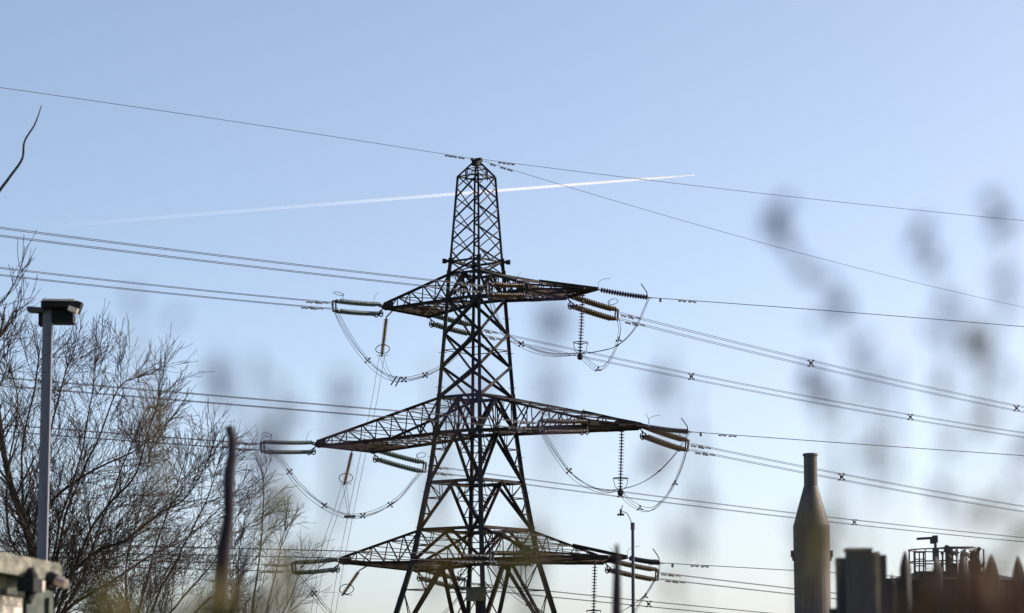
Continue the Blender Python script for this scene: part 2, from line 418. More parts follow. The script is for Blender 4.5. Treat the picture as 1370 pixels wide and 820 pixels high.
def damper(m, p, d, up):
    c = p - up * .09
    for s_ in (-1, 1): m.lathe(c + d * (.10 * s_), c + d * (.30 * s_), [(0, .05), (.3, .062), (1, .045)], 6)
    m.tube([c - d * .3, c + d * .3], .014, 4); m.box(c + up * .05, d * .025, V((d.y, -d.x, 0)) * .025, up * .06)
def wire_path(P, dirv, anchors, ext=1.35, n=46):
    Q = [P] + [on_plane(x, y, P, dirv) for x, y in anchors]
    s = [(q - P).dot(dirv) for q in Q]; z = [q.z for q in Q]
    if len(Q) == 2: s.append(s[1] * .5); z.append((z[0] + z[1]) / 2 - .15)
    (s0, s1, s2), (z0, z1, z2) = s[:3], z[:3]
    def f(t):
        return z0 * (t - s1) * (t - s2) / ((s0 - s1) * (s0 - s2)) + z1 * (t - s0) * (t - s2) / ((s1 - s0) * (s1 - s2)) + z2 * (t - s0) * (t - s1) / ((s2 - s0) * (s2 - s1))
    smax = max(s) * ext
    return (lambda t: V((P.x, P.y, 0)) + dirv * t + V((0, 0, f(t)))), smax, s
def bundle(P, dirv, anchors, label, spx=(), damp=True, ext=1.35, r=.0185):
    f, smax, _ = wire_path(P, dirv, anchors, ext)
    root = empty('conductor_bundle', P, label, 'power line', 'conductor bundles strung from the pylon')
    side = V((dirv.y, -dirv.x, 0)).normalized(); up = V((0, 0, 1)); o = .2; n = 44
    for a in (-1, 1):
        for b in (-1, 1):
            off = side * (o * a) + up * (o * 1.05 * b); k = MB()
            k.tube([f(smax * i / n) + off for i in range(n + 1)], r, 4); cab = k.build('cable', M['cable'], root)
            if damp:
                dm = MB()
                for q in ((1.0, 1.9) if b > 0 else (1.5, 2.4)):
                    s_ = q + (.25 if a > 0 else 0); p = f(s_) + off; dd = (f(s_ + .5) - f(s_ - .5)).normalized(); damper(dm, p, dd, up)
                dm.build('vibration_damper', M['galv'], cab)
    for x in spx:
        lo, hi = 0, smax                                  # the spacer sits where the bundle passes this bearing
        for _ in range(40):
            mid = (lo + hi) / 2; p = f(mid); t = p.y * cp + p.z * sp; xx = 685 + FPX * p.x / t
            if (xx < x) == (dirv.x > 0): lo = mid
            else: hi = mid
        c = f(lo); dd = (f(lo + .5) - f(lo - .5)).normalized(); s_ = MB()
        s_.box(c, dd * .09, side * .09, up * .09)
        for a in (-1, 1):
            for b in (-1, 1):
                e_ = c + side * (o * a) + up * (o * 1.05 * b); s_.tube([c + side * .06 * a + up * .05 * b, e_ * .5 + c * .5 + dd * .04, e_], .035, 5)
                s_.box(e_, dd * .12, side * .045, up * .045)
        s_.build('spacer', M['steel'], root)
    return root
INd = -B; OUTd = B.copy()
gT = 'tension insulators at the cross arm ends'
names = {'top': 'top', 'middle': 'middle', 'bottom': 'bottom'}
# (arm, side, which end): string end px, anchors, spacers, material
LINES = [
 ('top', -1, 0, (446, 409), [(250, 390.5), (0, 363)], (), 'glass_green'),
 ('top', 1, 0, (652, 387), [(420, 361.5), (0, 310)], (), 'glass_brown'),
 ('middle', -1, 0, (350, 598), [(180, 586), (0, 572)], (), 'glass_green'),
 ('middle', 1, 0, (722, 570), [(400, 543.5), (225, 529)], (), 'glass_brown'),
 ('bottom', -1, 0, (392, 760), [(200, 755), (0, 748)], (), 'glass_green'),
 ('bottom', 1, 0, (656, 747), [(400, 740.5), (150, 735)], (), 'glass_brown'),
 ('top', -1, 1, (634, 442), [(970, 512.5), (1370, 582)], (925, 1218), 'glass_green'),
 ('top', 1, 1, (826, 422), [(1085, 486), (1370, 548)], (1085, 1360), 'glass_brown'),
 ('middle', -1, 1, (569, 626), [(830, 661), (1370, 722)], (830, 1143), 'glass_green'),
 ('middle', 1, 1, (920, 597), [(1126, 638), (1370, 681)], (1126,), 'glass_brown'),
 ('bottom', -1, 1, (624, 783), [(868, 808), (1370, 853)], (868,), 'glass_green'),
 ('bottom', 1, 1, (880, 770), [(1060, 791), (1370, 822)], (), 'glass_brown'),
]
LEN = {}
for lv, sg, w_, pe, anc, spx, mt in LINES:
    e = E[lv, sg][w_]; dv = INd if w_ == 0 else OUTd
    sidew = 'left' if sg < 0 else 'right'
    col = {'glass_green': 'green glass', 'glass_brown': 'brown'}[mt]
    how = {0: 'pulling left', 1: 'slanting down right'}[w_]
    P1 = tension(lv, w_, e, pe, dv, M[mt], f'{col} insulator strings on the {lv} {sidew} cross arm {how}', gT)
    LEN[lv, sg, w_] = ((P1 - e).length, P1)
    where = 'running left' if w_ == 0 else 'running away right'
    bundle(P1, dv, anc, f'bundle of four thin cables {where} from the {lv} {sidew} cross arm', spx)
print('string lengths', {k: round(v[0], 1) for k, v in LEN.items()})
PE = {k: v[1] for k, v in LEN.items()}

# single strings and single wires from the right-hand tips
SD = V((math.sin(math.radians(62)), math.cos(math.radians(62)), 0))
PS = {}
for lv, pe, anc in (('top', (868, 398), [(1100, 415), (1370, 437)]), ('middle', (922, 577.5), [(1120, 592), (1370, 609.5)]), ('bottom', (884, 753), [(1060, 763), (1370, 781)])):
    tp = E[lv, 'tip']; P1 = on_plane(*pe, tp, SD); d = (P1 - tp).normalized(); PS[lv] = P1
    root = empty('single_insulator', tp, f'thin dark single string of discs reaching right from the {lv} right arm tip', 'insulator', 'single insulator strings on the right arm tips')
    disc_string(tp + d * .25, P1 - d * .1, 18, .18, M['porcelain_dark'], root, sag=.04)
    h = MB(); h.tube([tp, tp + d * .3], .05); h.tube([P1 - d * .12, P1 + d * .25], .045)
    h.build('end_fitting', M['galv'], root)
    h = MB(); q = P1 - d * .1; h.tube([q, q + V((0, 0, .35)) - d * .05, q + V((0, 0, .8)) - d * .45, q + V((0, 0, .85)) - d * .5], .035, 5); h.build('arcing_horn', M['steel'], root)
    h = MB(); q = tp + d * .1; h.tube([q, q + V((0, 0, .5)), q + V((0, 0, .75)) + d * .35, q + V((0, 0, .88)) + d * .9], .014, 4); h.build('arcing_horn', M['galv'], root)
    f, smax, _ = wire_path(P1, SD, anc, 1.3)
    wr = empty('single_conductor', P1, f'single dark cable running right from the thin insulator on the {lv} cross arm', 'power line', 'single cables to the right')
    k = MB(); k.tube([f(smax * i / 40) for i in range(41)], .026, 5); k.build('cable', M['cable'], wr)
    k = MB()
    for s_ in (2.6, 3.4): damper(k, f(s_), SD, V((0, 0, 1)))
    k.box(f(.9) - V((0, 0, .12)), SD * .04, V((.04, 0, 0)), V((0, 0, .13))); k.build('vibration_damper', M['galv'], wr)

# earth wires
for lab, dv, start, anc, dms in (
    ('thin earth wire rising left from the pylon peak', -B, (631, 212), [(320, 163.5), (0, 117)], (1.1, 1.9, 2.5)),
    ('thin earth wire leaving the peak right, nearly level', V((math.sin(math.radians(58)), math.cos(math.radians(58)), 0)), (645, 213), [(970, 253), (1370, 295)], (1.6, 2.3)),
    ('thin earth wire dropping right from the peak, the steeper one', V((math.sin(math.radians(36)), math.cos(math.radians(36)), 0)), (643, 214), [(970, 311), (1370, 411)], (1.4, 2.6, 3.4))):
    P = on_plane(*start, apex, dv); f, smax, _ = wire_path(P, dv, anc, 1.3)
    wr = empty('earth_wire', P, lab, 'earth wire', 'earth wires from the pylon peak')
    k = MB(); k.tube([f(smax * i / 44) for i in range(45)], .017, 4); k.build('cable', M['cable'], wr)
    k = MB(); k.tube([apex, P], .05)
    for s_ in dms: damper(k, f(s_), (f(s_ + .5) - f(s_)).normalized(), V((0, 0, 1)))
    k.build('vibration_damper', M['steel'], wr)

# pilot insulators hanging from the arms
def pilot(top, bot, mt, label, ringed, n, r, hang):
    T = top; Bt = bot; d = (Bt - T).normalized(); L = (Bt - T).length
    root = empty('pilot_insulator', T, label, 'insulator', 'insulators hanging below the arms')
    m = MB()
    disc_string(T + d * .12, Bt - d * .10, n, r, mt, root, core=.11 if ringed == 'round' else .055)
    m.tube([hang, T, T + d * .2], .05); m.tube([Bt - d * .2, Bt + d * .12], .07, 6); m.build('end_fitting', M['steel'], root)
    h = MB()
    s1 = V((1, 0, 0)); s2 = V((0, 1, 0)) if ringed == 'flat' else d
    c = Bt - d * (.42 if ringed == 'round' else .75)
    if ringed == 'round': h.ring(c, s1 * .48, V((0, .4, 0)) + V((0, 0, .36)), .03, 24); h.tube([c + s1 * .4 - V((0, 0, .42)), Bt], .02, 4); h.tube([c - s1 * .4 - V((0, 0, .42)), Bt], .02, 4)
    else:
        h.ring(c, s1 * .48, V((0, .48, 0)), .03, 24)
        for q in (-1, 1): h.tube([c + s1 * .48 * q, c + s1 * .38 * q - V((0, 0, .55)), Bt + s1 * .1 * q], .02, 4)
        h.lathe(Bt, Bt - V((0, 0, .42)), [(0, .12), (.2, .19), (.8, .19), (1, .1)], 10)
    h.build('corona_ring', M['steel'], root)
    return Bt
def midY(lv, sg, t=.4): return lerp(E[lv, sg][0], E[lv, sg][1], t).y
def pb(x, y, Y): return at(x, y, Y)
PI_ = {}
for lv, sg, t, b, mt, rg, n, r, lab in (
    ('top', -1, (517, 424), (511, 475), 'porcelain_tan', 'round', 20, .19, 'tan ribbed insulator hanging under the top left arm inside a ring'),
    ('middle', -1, (471, 604), (461, 647), 'porcelain_tan', 'round', 18, .19, 'tan ribbed insulator hanging slightly tilted under the middle left arm'),
    ('bottom', -1, (481, 763), (459, 795), 'porcelain_tan', 'round', 15, .19, 'tan ribbed insulator hanging strongly tilted under the bottom left arm'),
    ('top', 1, (780, 391), (776, 473), 'porcelain_dark', 'flat', 19, .20, 'dark toothed insulator hanging straight down from the top right arm'),
    ('middle', 1, (832, 573), (830, 655), 'porcelain_dark', 'flat', 19, .20, 'dark toothed insulator hanging straight down from the middle right arm'),
    ('bottom', 1, (796, 751), (794, 832), 'porcelain_dark', 'flat', 19, .20, 'dark toothed insulator hanging straight down from the bottom right arm')):
    tt = {('top', -1): .2, ('middle', -1): .6, ('bottom', -1): .35, ('top', 1): .9, ('middle', 1): .8, ('bottom', 1): .8}[lv, sg]
    Y = midY(lv, sg, tt); top = at(*t, Y); bot = at(*b, Y)
    PI_[lv, sg] = pilot(top, bot, M[mt], lab, rg, n, r, lerp(E[lv, sg][0], E[lv, sg][1], tt))

# jumper loops: free-hanging cable groups
def jumper(pts, k, label, spread=.13, r=.019, clamps=(), parent_name='jumper_loop', endmerge=True):
    root = empty(parent_name, pts[0], label, 'jumper cable', 'jumper loops below the arms')
    path = crom(pts, 9); N = len(path) - 1
    offs = {4: [(-1, -1), (-1, 1), (1, 1), (1, -1)], 3: [(-1, -.6), (.2, 1), (1, -.5)], 2: [(-1, -.5), (1, .5)], 1: [(0, 0)]}[k]
    for i, (a, b) in enumerate(offs):
        m = MB(); wob = 1 + .25 * math.sin(i * 2.1)
        m.tube([p + (V((a, a * .3, 0)) + V((0, 0, b))) * spread * wob * (.75 + .5 * math.sin(j / N * math.pi + i)) for j, p in enumerate(path)], r, 4)
        m.build('cable', M['cable'], root)
    for c in clamps:
        p = path[int(c * N)]; m = MB()
        for a, b in offs: m.tube([p, p + V((a, .3 * a, b)) * spread * 1.15], .04, 5); m.box(p + V((a, 0, b)) * spread * 1.1, V((.06, 0, 0)), V((0, .05, 0)), V((0, 0, .05)))
        m.build('spacer', M['steel'], root)
    return root
def jp(a, b, px):   # px points between two 3D ends, depth carried evenly from one end to the other
    n = len(px) + 1
    return [a] + [at(x, y, lerp(a.y, b.y, (i + 1) / n)) for i, (x, y) in enumerate(px)] + [b]
a, b = PE['top', -1, 0], PE['top', -1, 1]
jumper(jp(a, b, [(462, 441), (484, 473), (508, 497), (532, 507), (558, 505), (590, 492), (615, 470)]), 4, 'loop of thin cables sagging beneath the top left cross arm', clamps=(.3, .55, .68))
a, b = PE['middle', -1, 0], PE['middle', -1, 1]
jumper(jp(a, b, [(375, 614), (398, 646), (430, 674), (466, 690), (500, 686), (532, 668), (556, 640)]), 4, 'loop of thin cables sagging beneath the middle left cross arm', clamps=(.2, .4, .58, .72))
a, b = PE['bottom', -1, 0], PE['bottom', -1, 1]
jumper(jp(a, b, [(412, 783), (440, 818), (475, 845), (520, 858), (560, 845), (600, 815)]), 4, 'loop of thin cables dropping from the bottom left cross arm out of frame', clamps=(.2,))
for lv, pa, pb_, sa in (
   ('top', [(672, 440), (705, 464), (740, 474)], [(786, 484), (800, 494), (812, 488), (824, 466), (830, 440)], [(850, 438), (826, 462), (800, 470)]),
   ('middle', [(740, 601), (768, 637), (803, 656)], [(838, 668), (856, 680), (874, 681), (895, 660), (911, 628)], [(905, 605), (882, 630), (858, 646)]),
   ('bottom', [(680, 785), (715, 812), (750, 832)], [(812, 848), (835, 845), (852, 815), (868, 790)], [(868, 790), (845, 810), (815, 826)])):
    pbt = PI_[lv, 1]
    jumper(jp(PE[lv, 1, 0], pbt, pa), 4, f'cables sagging from behind the tower to the dark insulator under the {lv} right arm', clamps=(.45,), spread=.12)
    jumper(jp(pbt, PE[lv, 1, 1], pb_), 3, f'narrow cable loop between dark and brown insulators at the {lv} right arm', clamps=(.35, .75), spread=.13)
    jumper(jp(PS[lv], pbt, sa), 2, f'pair of cables curving from the thin string to the dark insulator, {lv} right arm', spread=.05, clamps=(.5,))
# droppers
def dropper(pts, label, sep=.22):
    root = empty('dropper_pair', pts[0], label, 'dropper cable', 'pairs of fine down wires left of the pylon'); path = crom(pts, 8)
    for s_ in (-1, 1):
        m = MB(); m.tube([p + V((sep * s_ * .8, 0, 0)) for p in path], .014, 4); m.build('cable', M['cable'], root)
    return root
t = PI_['top', -1]
dropper([t, at(500, 540, t.y), at(479, 640, t.y + 1), at(459, 740, t.y + 2), at(443, 835, t.y + 3), at(430, 905, t.y + 3)], 'pair of fine wires dropping from the tan insulator under the top left arm')
t2 = PI_['middle', -1]
dropper([t2, at(448, 690, t2.y), at(433, 738, t2.y), at(417, 835, t2.y), at(408, 900, t2.y)], 'pair of fine wires dropping from the tilted insulator under the middle left arm')
m = empty('jumper_hanger', t, 'V of fine wires joining the upper tan insulator to its cable loop', 'jumper cable', 'hangers of the left jumper loops')
for dx in (-.15, .15):
    h = MB(); h.tube(crom([t + V((dx, 0, 0)), at(516 + dx * 15, 492, t.y), at(528 + dx * 18, 512, t.y)], 6), .014, 4); h.build('cable', M['cable'], m)
h = MB(); h.tube([at(523, 515, t.y), at(531, 503, t.y)], .05); h.tube([at(529, 517, t.y), at(536, 504, t.y)], .05); h.build('clamp', M['steel'], m)
m = empty('jumper_hanger', t2, 'V of fine wires joining the middle tan insulator to its cable loop', 'jumper cable', 'hangers of the left jumper loops')
for dx in (-.12, .12):
    h = MB(); h.tube([t2 + V((dx, 0, 0)), at(467 + dx * 10, 690, t2.y)], .014, 4); h.build('cable', M['cable'], m)
h = MB(); h.box(at(468, 691, t2.y), V((.4, 0, 0)), V((0, .1, 0)), V((0, 0, .09))); h.build('clamp', M['steel'], m)

# ------------------------------------------------------------------ vapour trail, high and far away
def trail():
    m = bpy.data.materials.new('vapour'); m.use_nodes = True; n = m.node_tree.nodes; l = m.node_tree.links
    n.clear(); out = n.new('ShaderNodeOutputMaterial'); mix = n.new('ShaderNodeMixShader'); tr = n.new('ShaderNodeBsdfTransparent')
    df = n.new('ShaderNodeBsdfDiffuse'); tl = n.new('ShaderNodeBsdfTranslucent'); ad = n.new('ShaderNodeMixShader'); ad.inputs[0].default_value = .8
    df.inputs[0].default_value = (.93, .95, .98, 1); tl.inputs[0].default_value = (.93, .95, .98, 1)
    l.new(df.outputs[0], ad.inputs[1]); l.new(tl.outputs[0], ad.inputs[2])
    tc = n.new('ShaderNodeTexCoord'); sep = n.new('ShaderNodeSeparateXYZ'); l.new(tc.outputs['Generated'], sep.inputs[0])
    rp = n.new('ShaderNodeValToRGB'); e = rp.color_ramp.elements; e[0].position = 0; e[0].color = (.0, .0, .0, 1); e[1].position = 1; e[1].color = (.85, .85, .85, 1)
    for p_, v_ in ((.12, .03), (.45, .075), (.62, .17), (.74, .45), (.9, .75)):
        x = e.new(p_); x.color = (v_, v_, v_, 1)
    nz = n.new('ShaderNodeTexNoise'); nz.inputs['Scale'].default_value = .004; nz.inputs['Detail'].default_value = 5; l.new(tc.outputs['Object'], nz.inputs[0])
    ma = n.new('ShaderNodeMath'); ma.operation = 'MULTIPLY_ADD'; ma.inputs[1].default_value = .3; ma.inputs[2].default_value = .85; l.new(nz.outputs[0], ma.inputs[0])
    mu = n.new('ShaderNodeMath'); mu.operation = 'MULTIPLY'; l.new(sep.outputs[0], rp.inputs[0]); l.new(rp.outputs[0], mu.inputs[0]); l.new(ma.outputs[0], mu.inputs[1])
    l.new(mu.outputs[0], mix.inputs[0]); l.new(tr.outputs[0], mix.inputs[1]); l.new(ad.outputs[0], mix.inputs[2]); l.new(mix.outputs[0], out.inputs[0])
    P0, P1 = at(55, 303.5, 9500), at(928, 234, 8200); b = MB(); N = 90
    along = (P1 - P0).normalized(); wide = V((along.y, -along.x, 0)).normalized(); wide = -wide if wide.y < 0 else wide
    for o_ in (-1, 1):                             # two flattened plumes side by side, spreading with age
        n0 = len(b.v); K = 10
        for i in range(N + 1):
            s_ = i / N; hwd = (8 * (1 - s_) ** .7 + 7) * (1 + .10 * noise.noise(V((s_ * 7, o_ * 3.1, 0)))) * min(1, .25 + (1 - s_) * 14)
            c = lerp(P0, P1, s_) + wide * (o_ * hwd * 1.06)
            for j in range(K):
                t = math.tau * j / K; b.v.append(c + wide * (hwd * math.cos(t)) + V((0, 0, 1.1 * math.sin(t))))
        for i in range(N):
            for j in range(K):
                u = n0 + i * K; b.f.append([u + j, u + (j + 1) % K, u + K + (j + 1) % K, u + K + j])
    return tag(b.build('vapour_trail', m, loc=P0, smooth=True), 'long white vapour trail crossing the sky behind the pylon peak', 'vapour trail')
trail()

# ------------------------------------------------------------------ bare trees
def grow(mb_l, mb_t, p, d, L, r, lvl, rng, up=.25, spread=.6, drop=.0, dens=1.0):
    n = max(3, int(L / .35)); n = min(n, 9); pts = [p.copy()]; dd = d.normalized(); dirs = [dd.copy()]
    for i in range(n):
        dd = (dd + V((rng.gauss(0, .07), rng.gauss(0, .07), rng.gauss(0, .06) + up * .20))).normalized()
        pts.append(pts[-1] + dd * (L / n)); dirs.append(dd.copy())
    rs = [max(.0050, r * (1 - .82 * i / n)) for i in range(n + 1)]
    (mb_l if r > .022 else mb_t).tube(pts, rs, 5 if r > .03 else 3, False)
    if lvl <= 0: return
    nc = max(2, int(dens * L / (.15 if lvl == 1 else .19)))
    for j in range(nc):
        t = .12 + .86 * (j + rng.random() * .8) / nc; t = min(t, .97); i = min(int(t * n), n - 1)
        q = lerp(pts[i], pts[i + 1], t * n - i); base = dirs[i]
        perp = base.cross(V((rng.gauss(0, 1), rng.gauss(0, .8), rng.gauss(0, 1)))).normalized()
        ang = rng.uniform(.28, .75) * spread / .6
        cd = (base * math.cos(ang) + perp * math.sin(ang))
        cl = L * rng.uniform(.36, .80) * (1 - .35 * t) + (.12 if lvl == 1 else 0); cr = max(.0060, rs[i] * rng.uniform(.38, .6))
        grow(mb_l, mb_t, q, cd, cl, cr, lvl - 1, rng, up, spread, drop, dens)
def limb(mb_l, mb_t, px, Y0, Y1, r0, r1, rng, lvl=2, kids=1.0, up=.25, klen=1.0):
    P = [at(x, y, lerp(Y0, Y1, i / (len(px) - 1))) for i, (x, y) in enumerate(px)]
    path = crom(P, 6); N = len(path) - 1; rs = [lerp(r0 * (.62 if r0 < .2 else .8), r1 * .75, (i / N) ** .6) for i in range(N + 1)]
    path = [p + V((noise.noise(p * 1.3), noise.noise(p * 1.3 + V((9, 0, 0))), noise.noise(p * 1.3 + V((0, 9, 0))))) * .05 for p in path]
    mb_l.tube(path, rs, 7, True)
    Lt = sum((path[i + 1] - path[i]).length for i in range(N)); nk = int(Lt / .32 * kids)
    for j in range(nk):
        t = .12 + .88 * (j + rng.random()) / nk; t = min(t, .99); i = min(int(t * N), N - 1); q = lerp(path[i], path[i + 1], t * N - i)
        base = (path[i + 1] - path[i]).normalized(); perp = base.cross(V((rng.gauss(0, .7), rng.gauss(0, 1), rng.gauss(0, .7)))).normalized()
        ang = rng.uniform(.4, .95); cd = base * math.cos(ang) + perp * math.sin(ang)
        if cd.z < -.1 and rng.random() < .6: cd.z = -cd.z
        cl = rng.uniform(.6, 2.5) * (1.15 - .5 * t) * klen
        grow(mb_l, mb_t, q, cd, cl, min(.034, max(.010, rs[i] * .42)), lvl, rng, up)
    if kids < .1: return
    e = path[-1]; ed = (path[-1] - path[-3]).normalized()
    for _ in range(3): grow(mb_l, mb_t, e, ed + V((rng.gauss(0, .25), rng.gauss(0, .25), rng.gauss(0, .2))), rng.uniform(.7, 1.3) * klen, r1, lvl, rng, up)
def tree(label, base_px, Y, limbs, seed, name='bare_tree', kids=1.0, lvl=2, klen=1.0, cat='tree', matt=('bark', 'twig'), up=.25, tr=.32):
    rng = random.Random(seed); bp = at(base_px[0], base_px[1], Y); g0 = V((bp.x, Y, ground_z(Y) - .15))
    root = empty(name, g0, label, cat, 'bare winter trees at the left')
    tm = MB(); tm.tube(crom([g0, lerp(g0, bp, .5) + V((.08, 0, 0)), bp], 5), [tr * 1.35 - .3 * tr * i / 10 for i in range(11)], 10); tm.build('trunk', M[matt[0]], root, smooth=True)
    l_, t_ = MB(), MB()
    for lb in limbs:
        px, r0, r1, yo = lb[:4]; ymin = lb[4] if len(lb) > 4 else kids
        limb(l_, t_, [base_px] + px, Y, Y + yo, r0, r1, rng, lvl, ymin, up, klen)
    l_.build('limbs', M[matt[0]], root, smooth=True); t_.build('twigs', M[matt[1]], root)
    print(label[:30], len(l_.f), len(t_.f))
tree('large bare spreading tree with thick trunk behind the lamp post', (58, 900), 66, [
    ([(52, 800), (44, 735), (18, 660), (2, 590), (-6, 500), (-2, 450)], .24, .04, 0),
    ([(62, 790), (58, 710), (60, 620), (80, 530), (92, 490)], .12, .02, 1.5),
    ([(56, 780), (34, 700), (30, 610), (46, 520), (52, 480)], .10, .02, -1.5),
    ([(48, 760), (67, 677), (100, 644), (142, 622), (190, 596), (232, 556)], .11, .015, 1.0),
    ([(64, 800), (80, 700), (108, 610), (122, 530), (128, 485)], .09, .015, 2.0),
    ([(70, 790), (88, 690), (130, 590), (158, 520), (180, 505)], .09, .015, 1.0),
    ([(74, 800), (118, 745), (168, 722), (210, 690), (250, 664), (282, 612)], .10, .015, -1.0),
    ([(88, 820), (150, 778), (205, 742), (250, 720), (300, 672)], .10, .015, 2.5),
    ([(40, 800), (-10, 720), (-30, 620), (-40, 520)], .11, .02, 2.5),
    ([(50, 780), (14, 720), (10, 640), (24, 540), (8, 480)], .09, .015, -2.0),
    ([(80, 810), (126, 700), (176, 640), (204, 560), (212, 530)], .09, .015, -2.0),
    ([(84, 820), (110, 770), (150, 660), (190, 560), (204, 545)], .08, .015, 3.0),
  ], 5, kids=1.6, klen=.74)
tree('bare tree leaning right with low sweeping limbs, between lamp post and pylon', (170, 960), 72, [
    ([(190, 850), (230, 760), (270, 680), (292, 620)], .09, .015, 0),
    ([(200, 860), (245, 800), (290, 745), (318, 690)], .09, .015, 2),
    ([(180, 850), (200, 760), (225, 680), (250, 610)], .08, .015, -2),
    ([(170, 850), (170, 760), (185, 690), (200, 620)], .08, .015, 1),
    ([(160, 850), (130, 770), (120, 700)], .11, .02, 1.5),
    ([(210, 870), (270, 810), (320, 770)], .11, .02, 1.5),
  ], 11, kids=1.4, klen=.85)
tree('slender bare tree with fine upright twigs, rightmost of the trees', (330, 980), 76, [
    ([(335, 870), (342, 780), (352, 700), (352, 640)], .09, .015, 0),
    ([(345, 870), (366, 780), (382, 710)], .08, .015, 1.5),
    ([(325, 870), (318, 790), (322, 720)], .08, .015, -1.5),
    ([(350, 880), (384, 810), (402, 760)], .07, .014, 1),
    ([(310, 880), (290, 800), (300, 740)], .07, .014, 1)], 23, kids=.8, klen=.75, tr=.2)
tree('nearer tree at the left edge reaching one crooked dark branch into the sky', (-150, 760), 42, [
    ([(-120, 560), (-70, 380), (-12, 274), (12, 236), (31, 211), (34, 190), (46, 170), (51, 156), (55, 141)], .075, .010, 0, .05),
    ([(-120, 640), (-80, 500), (-30, 430), (5, 400), (22, 372)], .07, .008, .5, .3),
    ([(-120, 660), (-90, 560), (-40, 520), (-6, 480), (20, 425)], .07, .008, -.5, .3)], 31, kids=.4, lvl=1, klen=.62, matt=('bark_near', 'twig'), tr=.2)

# ------------------------------------------------------------------ lamp post with camera and floodlight heads
Y = 46; pt = at(64.5, 408, Y); gz = ground_z(Y); bx = pt.x
lp = empty('lamp_post', (bx, Y, gz), 'slim grey square post topped with dark boxy lamp heads, before the bare tree', 'lamp post')
m = MB(); m.cube((bx, Y, (gz + pt.z) / 2), .155, .12, pt.z - gz); m.cube((bx + .066, Y, (gz + pt.z) / 2), .030, .15, pt.z - gz - .2); m.build('post', M['pole'], lp)
def PL(x, y, dY=0): return at(x, y, Y + dY)
u = lambda a, b: (a + b) / 2
m = MB()
for x0, x1, y0, y1, dY, dp in ((57, 101, 405.5, 413, -.1, .5), (71, 99, 413, 433, .1, .4), (53, 64, 414, 436, .15, .3)):
    a_, b_ = PL(x0, y0, dY), PL(x1, y1, dY); m.cube(((a_.x + b_.x) / 2, Y + dY, (a_.z + b_.z) / 2), abs(b_.x - a_.x), dp, abs(a_.z - b_.z), .06)
head = m.build('lamp_head', M['black'], lp)
m = MB(); a_, b_ = PL(38, 412), PL(60, 418); m.box((a_ + b_) / 2, V(((b_.x - a_.x) / 2, 0, -.01)), V((0, .15, 0)), V((0, 0, (a_.z - b_.z) / 2)))
m.build('side_bracket', M['rail'], lp)
m = MB(); a_, b_ = PL(59, 403.2, -.12), PL(102, 405, -.12); m.cube(((a_.x + b_.x) / 2, Y - .12, (a_.z + b_.z) / 2), b_.x - a_.x, .56, .03, .06); m.build('lamp_cover', M['pale'], lp)
m = MB(); c = PL(98.5, 414.5, -.35); m.box(c, V((.07, .03, -.022)), V((0, .1, 0)), V((.015, 0, .035))); c = PL(109, 406.5, -.2); m.box(c, V((.012, 0, .0)), V((0, .05, 0)), V((0, 0, .016))); m.build('end_cap', M['pale'], lp)
m = MB(); m.box(PL(103, 411, -.2), V((.065, 0, -.02)), V((0, .12, 0)), V((.03, 0, .09))); m.build('lamp_shade', M['black'], lp)

# ------------------------------------------------------------------ weather mast
Y = 78; b_ = at(846.5, 700, Y); gz = ground_z(Y)
wm = empty('weather_mast', (b_.x, Y, gz), 'slim dark mast with a small wind sensor on a bent arm, right of the pylon', 'mast')
m = MB(); m.tube([V((b_.x, Y, gz)), V((b_.x, Y, b_.z))], [.075, .045], 10); m.tube([V((b_.x, Y, b_.z - .18)), V((b_.x, Y, b_.z + .02))], .06, 8); m.build('mast', mat('mast_paint', (.035, .032, .06), (.06, .055, .085), 3, .5), wm)
m = MB(); m.tube(crom([at(845, 700, Y), at(842, 692, Y), at(838, 686, Y), at(832, 684.5, Y)], 5), .012, 5); m.build('bent_arm', M['rail'], wm)
m = MB(); m.tube([at(830.5, 690, Y), at(830.5, 681, Y)], .035, 6); m.tube([at(831, 683, Y), at(833, 676, Y)], .012, 4)
for x, y in ((827.5, 688.5), (833.5, 688.5)): m.lathe(at(x, y - 1.6, Y), at(x, y + 1.6, Y), [(0, .01), (.3, .04), (.7, .04), (1, .01)], 8); m.tube([at(830.5, 688, Y), at(x, 688, Y)], .012, 4)
m.build('wind_sensor', M['black'], wm)

# ------------------------------------------------------------------ bottle shaped chimney
Y = 150; gz = ground_z(Y); c0 = at(1085.5, 700, Y).x
def rr(w_): return w_ / FPX * Y / 2
st = empty('chimney_stack', (c0, Y, gz), 'bottle shaped grey brown metal chimney stack with narrow neck', 'chimney')
zt, zn, zs_, zb_ = at(1085, 607, Y).z, at(1085, 651, Y).z, at(1085, 703, Y).z, at(1085, 745, Y).z
K = 28
m = MB(); m._rings([V((c0, Y, q)) for q in (gz, zb_ - 1, zb_ - .97, zb_, zs_, zs_ + .02, zn, zn + .02)], [rr(47), rr(48.5), rr(48.5), rr(49), rr(49), rr(48), rr(19.5), rr(19)], V((0, 0, 1)), K); m.build('body', M['stack'], st)
m = MB(); m._rings([V((c0, Y, q)) for q in (zn, zt - .12)], [rr(18.4), rr(18)], V((0, 0, 1)), K); m.build('neck', M['stack'], st)
m = MB(); m._rings([V((c0, Y, q)) for q in (zt - .14, zt - .12, zt, zt + .03)], [rr(18), rr(20.5), rr(20.5), rr(15)], V((0, 0, 1)), K); m.build('cap', M['stack_dark'], st)
m = MB()
